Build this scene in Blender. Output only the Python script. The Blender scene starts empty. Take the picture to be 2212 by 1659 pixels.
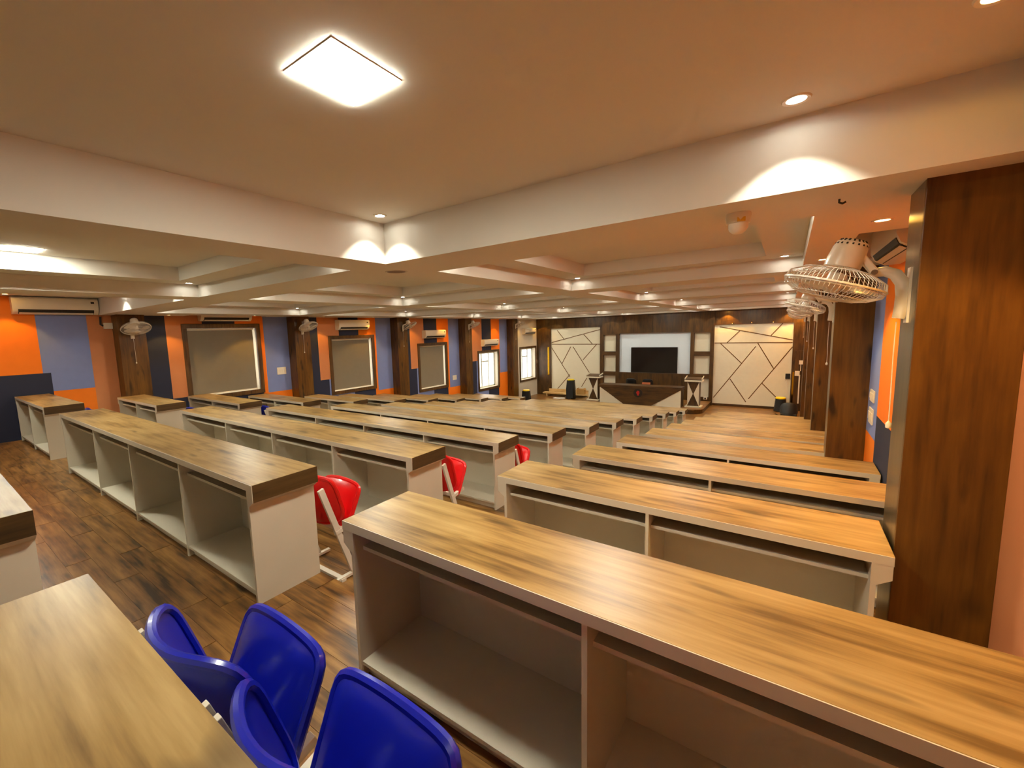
import bpy, bmesh, math, random
from mathutils import Matrix, Vector
random.seed(7)
S = bpy.context.scene
COL = S.collection

# ------------------------------------------------------------------ camera, world, exposure
CAMZ = 3.406
FPX, PPX, PPY = 925.42, 1005.5, 828.4
RW = ((0.79927655, 0.60008172, -0.03254118), (0.0448933, -0.1136172, -0.99250981), (-0.59928424, 0.79182893, -0.11775121))
cam_d = bpy.data.cameras.new('camera')
cam = bpy.data.objects.new('camera', cam_d)
COL.objects.link(cam)
r, d, fw = [Vector(v).normalized() for v in RW]
M = Matrix.Identity(4)
for i in range(3):
    M[i][0], M[i][1], M[i][2] = r[i], -d[i], -fw[i]
M.translation = Vector((0, 0, CAMZ))
cam.matrix_world = M
cam_d.sensor_fit = 'HORIZONTAL'
cam_d.sensor_width = 36
cam_d.lens = FPX / 2212 * 36
cam_d.shift_x = (1106 - PPX) / 2212
cam_d.shift_y = (PPY - 829.5) / 2212
cam_d.clip_start = 0.02
S.camera = cam

w = bpy.data.worlds.new('world')
S.world = w
w.use_nodes = True
bg = w.node_tree.nodes['Background']
bg.inputs[0].default_value = (1.0, 0.95, 0.84, 1)
bg.inputs[1].default_value = 3.2

S.view_settings.view_transform = 'Standard'
S.view_settings.look = 'None'
S.view_settings.gamma = 1
S.view_settings.use_curve_mapping = False
S.view_settings.exposure = 0.36
S.cycles.use_denoising = True
S.cycles.max_bounces = 5
S.cycles.diffuse_bounces = 3
S.cycles.glossy_bounces = 2
S.cycles.use_adaptive_sampling = True
S.cycles.adaptive_threshold = 0.14
S.cycles.adaptive_min_samples = 16
S.cycles.sample_clamp_indirect = 6

P_SPOT, P_WARM, P_WARM_WIN, E_LED = 18.0, 75.0, 30.0, 130.0
C_SPOT = (1.0, 0.98, 0.80)
C_WARM = (1.0, 0.52, 0.07)
C_LED = (1.0, 0.99, 0.82)

# ------------------------------------------------------------------ materials
MATS = {}
def lin(c):
    return tuple((v / 255 / 12.92) if v / 255 <= 0.04045 else ((v / 255 + 0.055) / 1.055) ** 2.4 for v in c)

def mat(name, rgb, rough=0.5, metal=0.0, spec=0.5, bump=0.0, var=0.04, scale=8.0, emit=None, coat=0.0):
    m = bpy.data.materials.new(name)
    m.use_nodes = True
    nt = m.node_tree
    b = nt.nodes['Principled BSDF']
    b.inputs['Roughness'].default_value = rough
    b.inputs['Metallic'].default_value = metal
    b.inputs['Specular IOR Level'].default_value = spec
    b.inputs['Coat Weight'].default_value = coat
    c = lin(rgb)
    tc = nt.nodes.new('ShaderNodeTexCoord')
    n = nt.nodes.new('ShaderNodeTexNoise')
    n.inputs['Scale'].default_value = scale
    n.inputs['Detail'].default_value = 1
    nt.links.new(tc.outputs['Object'], n.inputs['Vector'])
    mx = nt.nodes.new('ShaderNodeMix')
    mx.data_type = 'RGBA'
    mx.inputs[6].default_value = (*[v * (1 - var) for v in c], 1)
    mx.inputs[7].default_value = (*[min(1, v * (1 + var)) for v in c], 1)
    nt.links.new(n.outputs['Fac'], mx.inputs[0])
    nt.links.new(mx.outputs[2], b.inputs['Base Color'])
    if bump:
        bp = nt.nodes.new('ShaderNodeBump')
        bp.inputs['Strength'].default_value = bump
        bp.inputs['Distance'].default_value = 0.01
        n2 = nt.nodes.new('ShaderNodeTexNoise')
        n2.inputs['Scale'].default_value = 90
        nt.links.new(tc.outputs['Object'], n2.inputs['Vector'])
        nt.links.new(n2.outputs['Fac'], bp.inputs['Height'])
        nt.links.new(bp.outputs['Normal'], b.inputs['Normal'])
    if emit:
        b.inputs['Emission Color'].default_value = (*emit[0], 1)
        b.inputs['Emission Strength'].default_value = emit[1]
    MATS[name] = m
    return m

def wood(name, light, mid, dark, axis='X', rough=0.4, spec=0.5, knots=0.5, rand=True, blotch=1.0):
    """procedural wood: stretched grain along one axis, broad tone bands and a few dark knots"""
    m = bpy.data.materials.new(name)
    m.use_nodes = True
    nt = m.node_tree
    L = nt.links.new
    b = nt.nodes['Principled BSDF']
    b.inputs['Roughness'].default_value = rough
    b.inputs['Specular IOR Level'].default_value = spec
    tc = nt.nodes.new('ShaderNodeTexCoord')
    off = nt.nodes.new('ShaderNodeVectorMath')
    off.operation = 'ADD'
    L(tc.outputs['Object'], off.inputs[0])
    if rand:
        oi = nt.nodes.new('ShaderNodeObjectInfo')
        sc = nt.nodes.new('ShaderNodeVectorMath')
        sc.operation = 'SCALE'
        sc.inputs[0].default_value = (13.1, 7.7, 29.3)
        L(oi.outputs['Random'], sc.inputs['Scale'])
        L(sc.outputs[0], off.inputs[1])
    def stretched(k_long, k_cross):
        mp = nt.nodes.new('ShaderNodeMapping')
        v = [k_cross] * 3
        v['XYZ'.index(axis)] = k_long
        mp.inputs['Scale'].default_value = v
        L(off.outputs[0], mp.inputs['Vector'])
        return mp
    def noise(mp, scale, detail=4, rg=0.6):
        n = nt.nodes.new('ShaderNodeTexNoise')
        n.inputs['Scale'].default_value = scale
        n.inputs['Detail'].default_value = detail
        n.inputs['Roughness'].default_value = rg
        L(mp.outputs[0], n.inputs['Vector'])
        return n
    grain = noise(stretched(1.0, 14.0), 2.0)
    broad = noise(stretched(0.9, 3.2), 1.6 * blotch, 2)
    add = nt.nodes.new('ShaderNodeMix')
    add.data_type = 'FLOAT'
    add.inputs[0].default_value = 0.5
    L(grain.outputs['Fac'], add.inputs[2])
    L(broad.outputs['Fac'], add.inputs[3])
    cr = nt.nodes.new('ShaderNodeValToRGB')
    e = cr.color_ramp.elements
    e[0].position, e[0].color = 0.36, (*lin(dark), 1)
    e[1].position, e[1].color = 0.64, (*lin(light), 1)
    k = cr.color_ramp.elements.new(0.49)
    k.color = (*lin(mid), 1)
    L(add.outputs[0], cr.inputs['Fac'])
    kn = noise(stretched(2.2, 9.0), 1.3, 1, 0.5)
    kr = nt.nodes.new('ShaderNodeValToRGB')
    kr.color_ramp.elements[0].position, kr.color_ramp.elements[0].color = 0.24, (knots, knots, knots, 1)
    kr.color_ramp.elements[1].position, kr.color_ramp.elements[1].color = 0.37, (0, 0, 0, 1)
    L(kn.outputs['Fac'], kr.inputs['Fac'])
    mx = nt.nodes.new('ShaderNodeMix')
    mx.data_type = 'RGBA'
    mx.inputs[7].default_value = (*[v * 0.35 for v in lin(dark)], 1)
    L(kr.outputs['Color'], mx.inputs[0])
    L(cr.outputs['Color'], mx.inputs[6])
    L(mx.outputs[2], b.inputs['Base Color'])
    MATS[name] = m
    return m

mat('plaster', (222, 216, 204), 0.75, var=0.02, scale=2.0)
mat('plaster_front', (214, 204, 186), 0.8, var=0.03)
wood('desk_wood', (184, 152, 98), (160, 126, 72), (112, 82, 40), 'X', 0.36, knots=0.75)
wood('desk_edge_wood', (96, 72, 38), (78, 56, 26), (54, 38, 16), 'Y', 0.45, knots=0.3)
wood('pillar_wood', (110, 74, 22), (92, 58, 13), (62, 37, 6), 'Z', 0.38, knots=0.9)
wood('pillar_sheen_wood', (92, 74, 46), (76, 60, 34), (58, 44, 23), 'Z', 0.28, spec=0.6, knots=0.2)  # pillar laminate with its grey sheen put into the wood colour
wood('stage_wood', (92, 62, 20), (74, 47, 12), (48, 29, 5), 'Z', 0.42, knots=0.4)
wood('stage_wood_x', (92, 62, 20), (74, 47, 12), (48, 29, 5), 'X', 0.42, knots=0.4)
wood('frame_wood', (104, 76, 38), (84, 58, 26), (58, 38, 14), 'Z', 0.45, knots=0.3)
wood('floor_wood', (160, 118, 64), (124, 86, 42), (60, 39, 18), 'X', 0.30, spec=0.5, knots=0.8, blotch=1.6)
wood('plank_wood', (166, 122, 66), (126, 86, 42), (56, 37, 18), 'X', 0.30, spec=0.5, knots=0.85, blotch=1.6)
wood('bench_wood', (232, 198, 140), (214, 176, 116), (180, 140, 84), 'X', 0.55, knots=0.3)
mat('greige', (214, 202, 182), 0.42, var=0.03, scale=5)
mat('greige_in', (220, 212, 192), 0.45, var=0.03, scale=5)
mat('navy', (34, 40, 66), 0.7)
mat('orange', (250, 128, 8), 0.65)
mat('lilac', (128, 142, 196), 0.7)
mat('salmon', (206, 132, 84), 0.7)
mat('white_plastic', (240, 228, 208), 0.3, var=0.01)
mat('white_metal', (226, 216, 200), 0.35, var=0.02)
mat('grille_dark', (40, 34, 28), 0.6)
mat('blue_plastic', (14, 28, 166), 0.28, var=0.03, coat=0.2)
mat('red_plastic', (226, 14, 18), 0.30, var=0.03, coat=0.2)
mat('black_plastic', (20, 20, 20), 0.45)
mat('yellow_plastic', (246, 214, 20), 0.4)
mat('screen', (18, 10, 12), 0.12)
mat('white_board', (222, 234, 246), 0.45, var=0.01)
mat('cream_panel', (228, 220, 196), 0.5, var=0.02)
mat('inlay', (116, 82, 40), 0.3, metal=0.3)
mat('gold', (228, 178, 48), 0.12, metal=1.0)
mat('chrome', (220, 215, 205), 0.15, metal=1.0)
mat('blind_fabric', (136, 126, 108), 0.85, bump=0.15)
mat('upvc', (226, 230, 220), 0.4)
mat('emblem_dark', (36, 22, 9), 0.5)
mat('emblem_red', (170, 24, 22), 0.5)
mat('cardboard', (196, 150, 84), 0.8)
mat('terracotta', (186, 104, 62), 0.7)
mat('paper', (240, 238, 232), 0.7)
mat('smoke_yellow', (222, 170, 40), 0.5)
mat('lens_cool', (255, 255, 255), 0.5, emit=((1.0, 0.97, 0.90), 30))
mat('lens_warm', (255, 220, 160), 0.5, emit=((1.0, 0.66, 0.28), 22))
mat('lens_led', (255, 255, 255), 0.5, emit=(C_LED, E_LED))

for nm in ('lens_cool', 'lens_warm'):
    MATS[nm].cycles.emission_sampling = 'NONE'      # their light comes from the lamp behind each lens

g = bpy.data.materials.new('glass')
g.use_nodes = True
nt = g.node_tree
for n in list(nt.nodes):
    nt.nodes.remove(n)
o_ = nt.nodes.new('ShaderNodeOutputMaterial')
mx_ = nt.nodes.new('ShaderNodeMixShader')
t_ = nt.nodes.new('ShaderNodeBsdfTransparent')
gl_ = nt.nodes.new('ShaderNodeBsdfGlossy')
gl_.inputs['Roughness'].default_value = 0.02
mx_.inputs[0].default_value = 0.06
nt.links.new(t_.outputs[0], mx_.inputs[1])
nt.links.new(gl_.outputs[0], mx_.inputs[2])
nt.links.new(mx_.outputs[0], o_.inputs[0])
MATS['glass'] = g

# ------------------------------------------------------------------ mesh builder
class MB:
    def __init__(s):
        s.v, s.f = [], []
    def add(s, vs, fs):
        k = len(s.v)
        s.v += [tuple(p) for p in vs]
        s.f += [tuple(i + k for i in q) for q in fs]
        return s
    def box(s, x0, x1, y0, y1, z0, z1):
        vs = [(x, y, z) for z in (z0, z1) for y in (y0, y1) for x in (x0, x1)]
        return s.add(vs, [(0, 2, 3, 1), (4, 5, 7, 6), (0, 1, 5, 4), (2, 6, 7, 3), (0, 4, 6, 2), (1, 3, 7, 5)])
    def quad(s, a, b, c, d):
        return s.add([a, b, c, d], [(0, 1, 2, 3)])
    def prism(s, poly, axis, a, b):
        """poly: 2D points, extruded from a to b along axis"""
        n = len(poly)
        def P(p, t):
            if axis == 'x': return (t, p[0], p[1])
            if axis == 'y': return (p[0], t, p[1])
            return (p[0], p[1], t)
        vs = [P(p, a) for p in poly] + [P(p, b) for p in poly]
        fs = [tuple(range(n))[::-1], tuple(range(n, 2 * n))]
        fs += [(i, (i + 1) % n, n + (i + 1) % n, n + i) for i in range(n)]
        return s.add(vs, fs)
    def tube(s, pts, r, n=8, closed=False, caps=True):
        pts = [Vector(p) for p in pts]
        m = len(pts)
        rr = r if isinstance(r, (list, tuple)) else [r] * m
        rings = []
        up = None
        for i, p in enumerate(pts):
            if closed:
                t = pts[(i + 1) % m] - pts[i - 1]
            else:
                t = pts[min(i + 1, m - 1)] - pts[max(i - 1, 0)]
            t.normalize()
            if up is None:
                up = Vector((0, 0, 1)) if abs(t.z) < 0.9 else Vector((1, 0, 0))
            a = t.cross(up)
            if a.length < 1e-6:
                a = t.cross(Vector((0.3, 0.7, 0.2)))
            a.normalize()
            b = a.cross(t).normalized()
            up = b
            rings.append([p + (a * math.cos(q) + b * math.sin(q)) * rr[i] for q in [2 * math.pi * j / n for j in range(n)]])
        vs = [v for g_ in rings for v in g_]
        fs = []
        for i in range(m if closed else m - 1):
            for j in range(n):
                a0, a1 = i * n + j, i * n + (j + 1) % n
                b0, b1 = ((i + 1) % m) * n + j, ((i + 1) % m) * n + (j + 1) % n
                fs.append((a0, a1, b1, b0))
        if caps and not closed:
            fs.append(tuple(range(n))[::-1])
            fs.append(tuple((m - 1) * n + j for j in range(n)))
        return s.add(vs, fs)
    def bar(s, a, b, w, t, side=(1, 0, 0)):
        """rectangular bar from a to b; w along 'side', t across"""
        a, b = Vector(a), Vector(b)
        ax = (b - a).normalized()
        u = Vector(side)
        u = (u - ax * u.dot(ax)).normalized()
        v = ax.cross(u).normalized()
        vs = []
        for p in (a, b):
            for su, sv in ((-1, -1), (1, -1), (1, 1), (-1, 1)):
                vs.append(p + u * su * w / 2 + v * sv * t / 2)
        return s.add(vs, [(3, 2, 1, 0), (4, 5, 6, 7), (0, 1, 5, 4), (1, 2, 6, 5), (2, 3, 7, 6), (3, 0, 4, 7)])
    def lathe(s, prof, n=24, M=None, caps=True):
        """prof: (r, z) pairs, about z; optional matrix"""
        vs, fs = [], []
        m = len(prof)
        for (r_, z) in prof:
            for j in range(n):
                q = 2 * math.pi * j / n
                p = Vector((r_ * math.cos(q), r_ * math.sin(q), z))
                vs.append(M @ p if M else p)
        for i in range(m - 1):
            for j in range(n):
                fs.append((i * n + j, i * n + (j + 1) % n, (i + 1) * n + (j + 1) % n, (i + 1) * n + j))
        if caps:
            fs.append(tuple(range(n))[::-1])
            fs.append(tuple((m - 1) * n + j for j in range(n)))
        return s.add(vs, fs)
    def mesh(s, name, material, smooth=False, bevel=0.0):
        me = bpy.data.meshes.new(name)
        me.from_pydata(s.v, [], s.f)
        bm = bmesh.new()
        bm.from_mesh(me)
        bmesh.ops.recalc_face_normals(bm, faces=bm.faces)
        if bevel:
            es = [e for e in bm.edges if len(e.link_faces) == 2 and e.calc_face_angle(0) > 0.6]
            bmesh.ops.bevel(bm, geom=es, offset=bevel, segments=2, affect='EDGES', profile=0.5)
        bm.to_mesh(me)
        bm.free()
        if smooth:
            for p in me.polygons:
                p.use_smooth = True
            me.set_sharp_from_angle(angle=math.radians(40))
        me.materials.append(MATS[material])
        return me

def obj(name, me, parent=None, loc=(0, 0, 0), rotz=0.0):
    o = bpy.data.objects.new(name, me)
    COL.objects.link(o)
    o.location = loc
    if rotz:
        o.rotation_euler = (0, 0, rotz)
    if parent:
        o.parent = parent
    return o

def tag(o, label, cat, group=None):
    o['label'] = label
    o['category'] = cat
    if group:
        o['group'] = group
    return o

def thing(name, label, cat, loc=(0, 0, 0), rotz=0.0, group=None):
    return tag(obj(name, None, None, loc, rotz), label, cat, group)

def struct(name, me, parent=None):
    o = obj(name, me, parent)
    o['kind'] = 'structure'
    return o

def kit(parts):
    """list of (name, mesh, [children]) -> instantiated under an Empty, meshes shared"""
    def inst(root):
        for name, me, subs in parts:
            c = obj(name, me, root)
            for sn, sm in subs:
                obj(sn, sm, c)
    return inst

ORD = ['first', 'second', 'third', 'fourth', 'fifth', 'sixth', 'seventh', 'eighth', 'ninth', 'tenth', 'eleventh', 'twelfth']

# ------------------------------------------------------------------ layout
PITCH, DROP = 1.335, 0.178
F0, DEPTH, DH = 1.166, 0.44, 0.775
def row_y(i): return F0 + PITCH * i
def row_z(i): return DROP * (10 - i)
XL, XR = -10.75, 0.73            # long walls
YB, YF = -2.0, 20.7              # back wall, stage wall
ZS = CAMZ + 0.568                # soffit
ZLEDGE, ZTOP = ZS + 0.155, ZS + 0.312
BAY = 3.73
def bay_y(k): return 2.65 + BAY * (k - 1)     # pillar k starts here (k = 1..5)

# ------------------------------------------------------------------ floor (stepped), vinyl planks on the nearest tiers
mb = MB()
edges = []
for i in range(-2, 11):
    y0 = YB if i == -2 else row_y(i - 1) + DEPTH + 0.01
    y1 = YF if i == 10 else row_y(i) + DEPTH + 0.01
    edges.append((i, y0, y1))
    mb.box(XL - 0.3, XR + 0.3, y0, y1, -0.2, row_z(i))
floor = struct('floor', mb.mesh('floor', 'floor_wood'))
plank_n = 0
for i, y0, y1 in edges:
    if i not in (0, 1):
        continue
    nrow = 9
    wd = (y1 - y0) / nrow
    me = MB().box(-0.598, 0.598, -wd / 2 + 0.001, wd / 2 - 0.001, 0, 0.003).mesh('plank', 'plank_wood')
    for rw in range(nrow):
        x = XL - random.random() * 1.0
        while x < XR:
            xa, xb = max(x, XL), min(x + 1.2, XR)
            if xb - xa > 0.25:
                if xb - xa > 1.19:
                    m_ = me
                else:
                    h = (xb - xa) / 2 - 0.002
                    m_ = MB().box(-h, h, -wd / 2 + 0.001, wd / 2 - 0.001, 0, 0.003).mesh('plank', 'plank_wood')
                obj('plank', m_, floor, ((xa + xb) / 2, y0 + wd * (rw + 0.5), row_z(i)))
                plank_n += 1
            x += 1.2

# ------------------------------------------------------------------ ceiling with coffers
COLS = {'A': (-2.62, 0.08), 'B': (-6.14, -3.06), 'C': (-9.74, -6.60)}
ROWS = [(-1.2, 2.45)] + [(3.09 + 3.7 * k, 6.15 + 3.7 * k) for k in range(4)] + [(17.89, 20.3)]
def coffer_rect(c, k):
    x0, x1 = COLS[c]
    y0, y1 = ROWS[k]
    if k == 0 and c == 'A': x1 = XR
    if k == 0 and c == 'C': x0 = XL
    return x0, x1, y0, y1
HOLES = [coffer_rect(c, k) for c in 'ABC' for k in range(6)]
SLOTS = [(0.34, XR, 3.94, 5.6), (XL, -10.42, 3.94, 5.7)]
xs = sorted({XL - 0.3, XR + 0.3} | {v for h in HOLES + SLOTS for v in h[:2]})
ys = sorted({YB - 0.3, YF + 0.3} | {v for h in HOLES + SLOTS for v in h[2:]})
mb = MB()
for a, b in zip(xs, xs[1:]):
    for c_, d_ in zip(ys, ys[1:]):
        mx, my = (a + b) / 2, (c_ + d_) / 2
        if any(h[0] < mx < h[1] and h[2] < my < h[3] for h in HOLES + SLOTS):
            continue
        mb.quad((a, c_, ZS), (b, c_, ZS), (b, d_, ZS), (a, d_, ZS))
mb.box(XL - 0.3, XR + 0.3, YB - 0.3, YF + 0.3, ZTOP + 0.02, ZTOP + 0.1)
for (x0, x1, y0, y1) in SLOTS:
    for a, b in (((x0, y0), (x1, y0)), ((x1, y0), (x1, y1)), ((x1, y1), (x0, y1)), ((x0, y1), (x0, y0))):
        mb.quad((*a, ZS), (*b, ZS), (*b, ZTOP + 0.02), (*a, ZTOP + 0.02))
me = mb.mesh('ceiling', 'plaster')
ceiling = struct('ceiling', me)
SPOTS = []
for c in 'ABC':
    for k in range(6):
        x0, x1, y0, y1 = coffer_rect(c, k)
        mb = MB()
        flat = (c in 'AC' and k == 0)
        zt = ZTOP if flat else ZLEDGE
        for a, b in (((x0, y0), (x1, y0)), ((x1, y0), (x1, y1)), ((x1, y1), (x0, y1)), ((x0, y1), (x0, y0))):
            mb.quad((*a, ZS), (*b, ZS), (*b, zt), (*a, zt))
        if flat:
            mb.quad((x0, y0, zt), (x1, y0, zt), (x1, y1, zt), (x0, y1, zt))
        else:
            t = 0.32
            u0, u1, v0, v1 = x0 + t, x1 - t, y0 + t, y1 - t
            mb.quad((x0, y0, zt), (x1, y0, zt), (u1, v0, zt), (u0, v0, zt))
            mb.quad((x1, y0, zt), (x1, y1, zt), (u1, v1, zt), (u1, v0, zt))
            mb.quad((x1, y1, zt), (x0, y1, zt), (u0, v1, zt), (u1, v1, zt))
            mb.quad((x0, y1, zt), (x0, y0, zt), (u0, v0, zt), (u0, v1, zt))
            for a, b in (((u0, v0), (u1, v0)), ((u1, v0), (u1, v1)), ((u1, v1), (u0, v1)), ((u0, v1), (u0, v0))):
                mb.quad((*a, zt), (*b, zt), (*b, ZTOP), (*a, ZTOP))
            mb.quad((u0, v0, ZTOP), (u1, v0, ZTOP), (u1, v1, ZTOP), (u0, v1, ZTOP))
        obj('coffer', mb.mesh('coffer', 'plaster'), ceiling)
        o_x = 0.16
        if c == 'A':
            px = (x0 + o_x, -0.02 if k == 0 else x1 - o_x)
        else:
            px = (x0 + o_x, x1 - o_x)
        if c == 'C' and k == 0:
            px = (-9.0, x1 - o_x)
        for ix, xx in enumerate(px):
            for iy, yy in enumerate((y0 + o_x, y1 - o_x - (0.02 if flat else 0))):
                SPOTS.append((c, k, ix, iy, xx, yy, zt))

# ------------------------------------------------------------------ ceiling lamps
COLNAME = {'A': 'right-hand coffers', 'B': 'middle coffers', 'C': 'window-side coffers'}
ring_me = MB().lathe([(0.034, -0.004), (0.046, -0.006), (0.050, 0.0), (0.034, 0.004)], 24, None, False).mesh('trim_ring', 'white_plastic', True)
lens_c = MB().lathe([(0.0335, -0.003), (0.0335, 0.003)], 20).mesh('lens', 'lens_cool')
lens_w = MB().lathe([(0.0335, -0.003), (0.0335, 0.003)], 20).mesh('lens', 'lens_warm')
def spot_data(name, power, color, angle, blend, spill):
    l = bpy.data.lights.new(name, 'SPOT')
    l.energy = power
    l.color = color
    l.spot_size = math.radians(172)
    l.spot_blend = 0.2
    l.shadow_soft_size = 0.02
    # reflector profile: a bright core of the given full angle plus a weak wide spill
    l.use_nodes = True
    n = l.node_tree
    em = n.nodes['Emission']
    tc = n.nodes.new('ShaderNodeTexCoord')
    sx = n.nodes.new('ShaderNodeSeparateXYZ')
    ab = n.nodes.new('ShaderNodeMath')
    ab.operation = 'ABSOLUTE'
    mr = n.nodes.new('ShaderNodeMapRange')
    mr.interpolation_type = 'SMOOTHSTEP'
    h = math.radians(angle / 2)
    mr.inputs['From Min'].default_value = math.cos(h * (1 + blend / 2))
    mr.inputs['From Max'].default_value = math.cos(h * (1 - blend / 2))
    mr.inputs['To Min'].default_value = spill
    mr.inputs['To Max'].default_value = 1.0
    n.links.new(tc.outputs['Normal'], sx.inputs[0])
    n.links.new(sx.outputs['Z'], ab.inputs[0])
    n.links.new(ab.outputs[0], mr.inputs['Value'])
    n.links.new(mr.outputs['Result'], em.inputs['Strength'])
    return l
cool = spot_data('cool_spot', P_SPOT, C_SPOT, 90, 0.14, 0.035)
warm = spot_data('warm_spot', P_WARM, C_WARM, 88, 0.2, 0.03)
warm_win = spot_data('warm_spot_window', P_WARM_WIN, C_WARM, 88, 0.2, 0.03)
def downlight(x, y, z, label, is_warm, group):
    t = thing('recessed_downlight', label, 'downlight', (x, y, z), 0, group)
    obj('trim_ring', ring_me, t)
    obj('lens', lens_w if is_warm else lens_c, t)
    l = bpy.data.objects.new('lamp', (warm_win if x < -5 else warm) if is_warm else cool)
    COL.objects.link(l)
    l.parent = t
    l.location = (0, 0, -0.012)
for c, k, ix, iy, xx, yy, zz in SPOTS:
    corner = ('far' if iy else 'near') + ' ' + ('right' if ix else 'left')
    rowtxt = 'overhead row' if k == 0 else ORD[k - 1] + ' row ahead'
    downlight(xx, yy, zz, f'cool white downlight, {corner} corner, {rowtxt}, {COLNAME[c]}', False, 'cool white downlights in the coffers')
wy = []
for k in range(1, 6):
    wy += [bay_y(k) + 0.86, bay_y(k) + 2.62]
for side, xx in (('window', -10.32), ('right', 0.40)):
    for n, yy in enumerate(wy):
        if side == 'right' and n == 1:
            xx_ = 0.22
        elif side == 'window' and n == 1:
            xx_ = -10.25
        else:
            xx_ = xx
        downlight(xx_, yy, ZS, f'amber downlight in the soffit strip along the {side} wall, {ORD[n]} from the camera', True, 'amber wall-washing downlights')
downlight(0.42, 1.94, ZTOP, 'amber downlight in the flat overhead coffer, at the top right of the photo', True, 'amber wall-washing downlights')
downlight(-10.35, 1.2, ZTOP, 'amber downlight washing the orange wall above the air conditioner at far left', True, 'amber wall-washing downlights')

led_frame = MB()
for a in (((-0.129, 0.129), (-0.144, -0.14)), ((-0.129, 0.129), (0.14, 0.144)), ((-0.129, -0.125), (-0.14, 0.14)), ((0.125, 0.129), (-0.14, 0.14))):
    led_frame.box(a[0][0], a[0][1], a[1][0], a[1][1], -0.003, 0.0)
led_frame = led_frame.mesh('led_frame', 'white_plastic')
led_diff = MB().box(-0.125, 0.125, -0.14, 0.14, -0.006, -0.0005).mesh('diffuser', 'lens_led')
for c in 'ABC':
    for k in range(6):
        x0, x1, y0, y1 = coffer_rect(c, k)
        x, y = (x0 + x1) / 2, (y0 + y1) / 2
        if (c, k) == ('A', 0): x, y = -1.248, 1.022
        if (c, k) == ('B', 0): x, y = -5.58, 0.78
        if k > 0: y = y0 + 0.75
        rowtxt = 'overhead row' if k == 0 else ORD[k - 1] + ' row ahead'
        lab = 'bright rectangular LED panel glowing in the flat coffer overhead' if (c, k) == ('A', 0) else f'LED ceiling panel inside the coffer tray, {rowtxt}, {COLNAME[c]}'
        t = thing('led_panel', lab, 'ceiling light', (x, y, ZTOP), 0, 'LED ceiling panels')
        obj('led_frame', led_frame, t)
        obj('diffuser', led_diff, t)

# ------------------------------------------------------------------ walls
def rect_pieces(r, holes):
    """2D rectangle minus holes -> rectangles"""
    xs_ = sorted({r[0], r[1]} | {min(max(v, r[0]), r[1]) for h in holes for v in h[:2]})
    zs_ = sorted({r[2], r[3]} | {min(max(v, r[2]), r[3]) for h in holes for v in h[2:]})
    out = []
    for a, b in zip(xs_, xs_[1:]):
        for c_, d_ in zip(zs_, zs_[1:]):
            if b - a < 1e-5 or d_ - c_ < 1e-5: continue
            mx, mz = (a + b) / 2, (c_ + d_) / 2
            if any(h[0] < mx < h[1] and h[2] < mz < h[3] for h in holes): continue
            out.append((a, b, c_, d_))
    return out
WIN = [(3.86, 5.62, 2.05, 3.80), (7.63, 9.36, 1.69, 3.44), (11.38, 13.06, 1.28, 3.07), (15.12, 16.84, 0.82, 2.60), (18.74, 20.5, 0.82, 2.60)]
FW_ = 0.10
OPEN = [(a + FW_, b - FW_, c_ + FW_, d_ - FW_) for a, b, c_, d_ in WIN]
mb = MB()
for a, b, c_, d_ in rect_pieces((YB - 0.3, YF + 0.3, -0.2, ZTOP + 0.05), OPEN):
    mb.box(XL - 0.28, XL, a, b, c_, d_)
wall_left = struct('wall_left', mb.mesh('wall_left', 'plaster_front'))
mb = MB().box(XR, XR + 0.25, YB - 0.3, YF + 0.3, -0.2, ZTOP + 0.05)
wall_right = struct('wall_right', mb.mesh('wall_right', 'salmon'))
wall_back = struct('wall_back', MB().box(XL - 0.3, XR + 0.3, YB - 0.25, YB, -0.2, ZTOP + 0.05).mesh('wall_back', 'plaster_front'))
wall_front = struct('wall_front', MB().box(XL - 0.3, XR + 0.3, YF, YF + 0.25, -0.2, ZTOP + 0.05).mesh('wall_front', 'plaster_front'))

def paint(wall, xw, side, color, y0, y1, z0, z1, holes=()):
    mb = MB()
    t = 0.006
    for a, b, c_, d_ in rect_pieces((y0, y1, z0, z1), holes):
        if side > 0: mb.box(xw, xw + t, a, b, c_, d_)
        else: mb.box(xw - t, xw, a, b, c_, d_)
    o = obj('paint_panel', mb.mesh('paint_panel', color), wall)
    return o
ZC = ZTOP + 0.02
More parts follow.
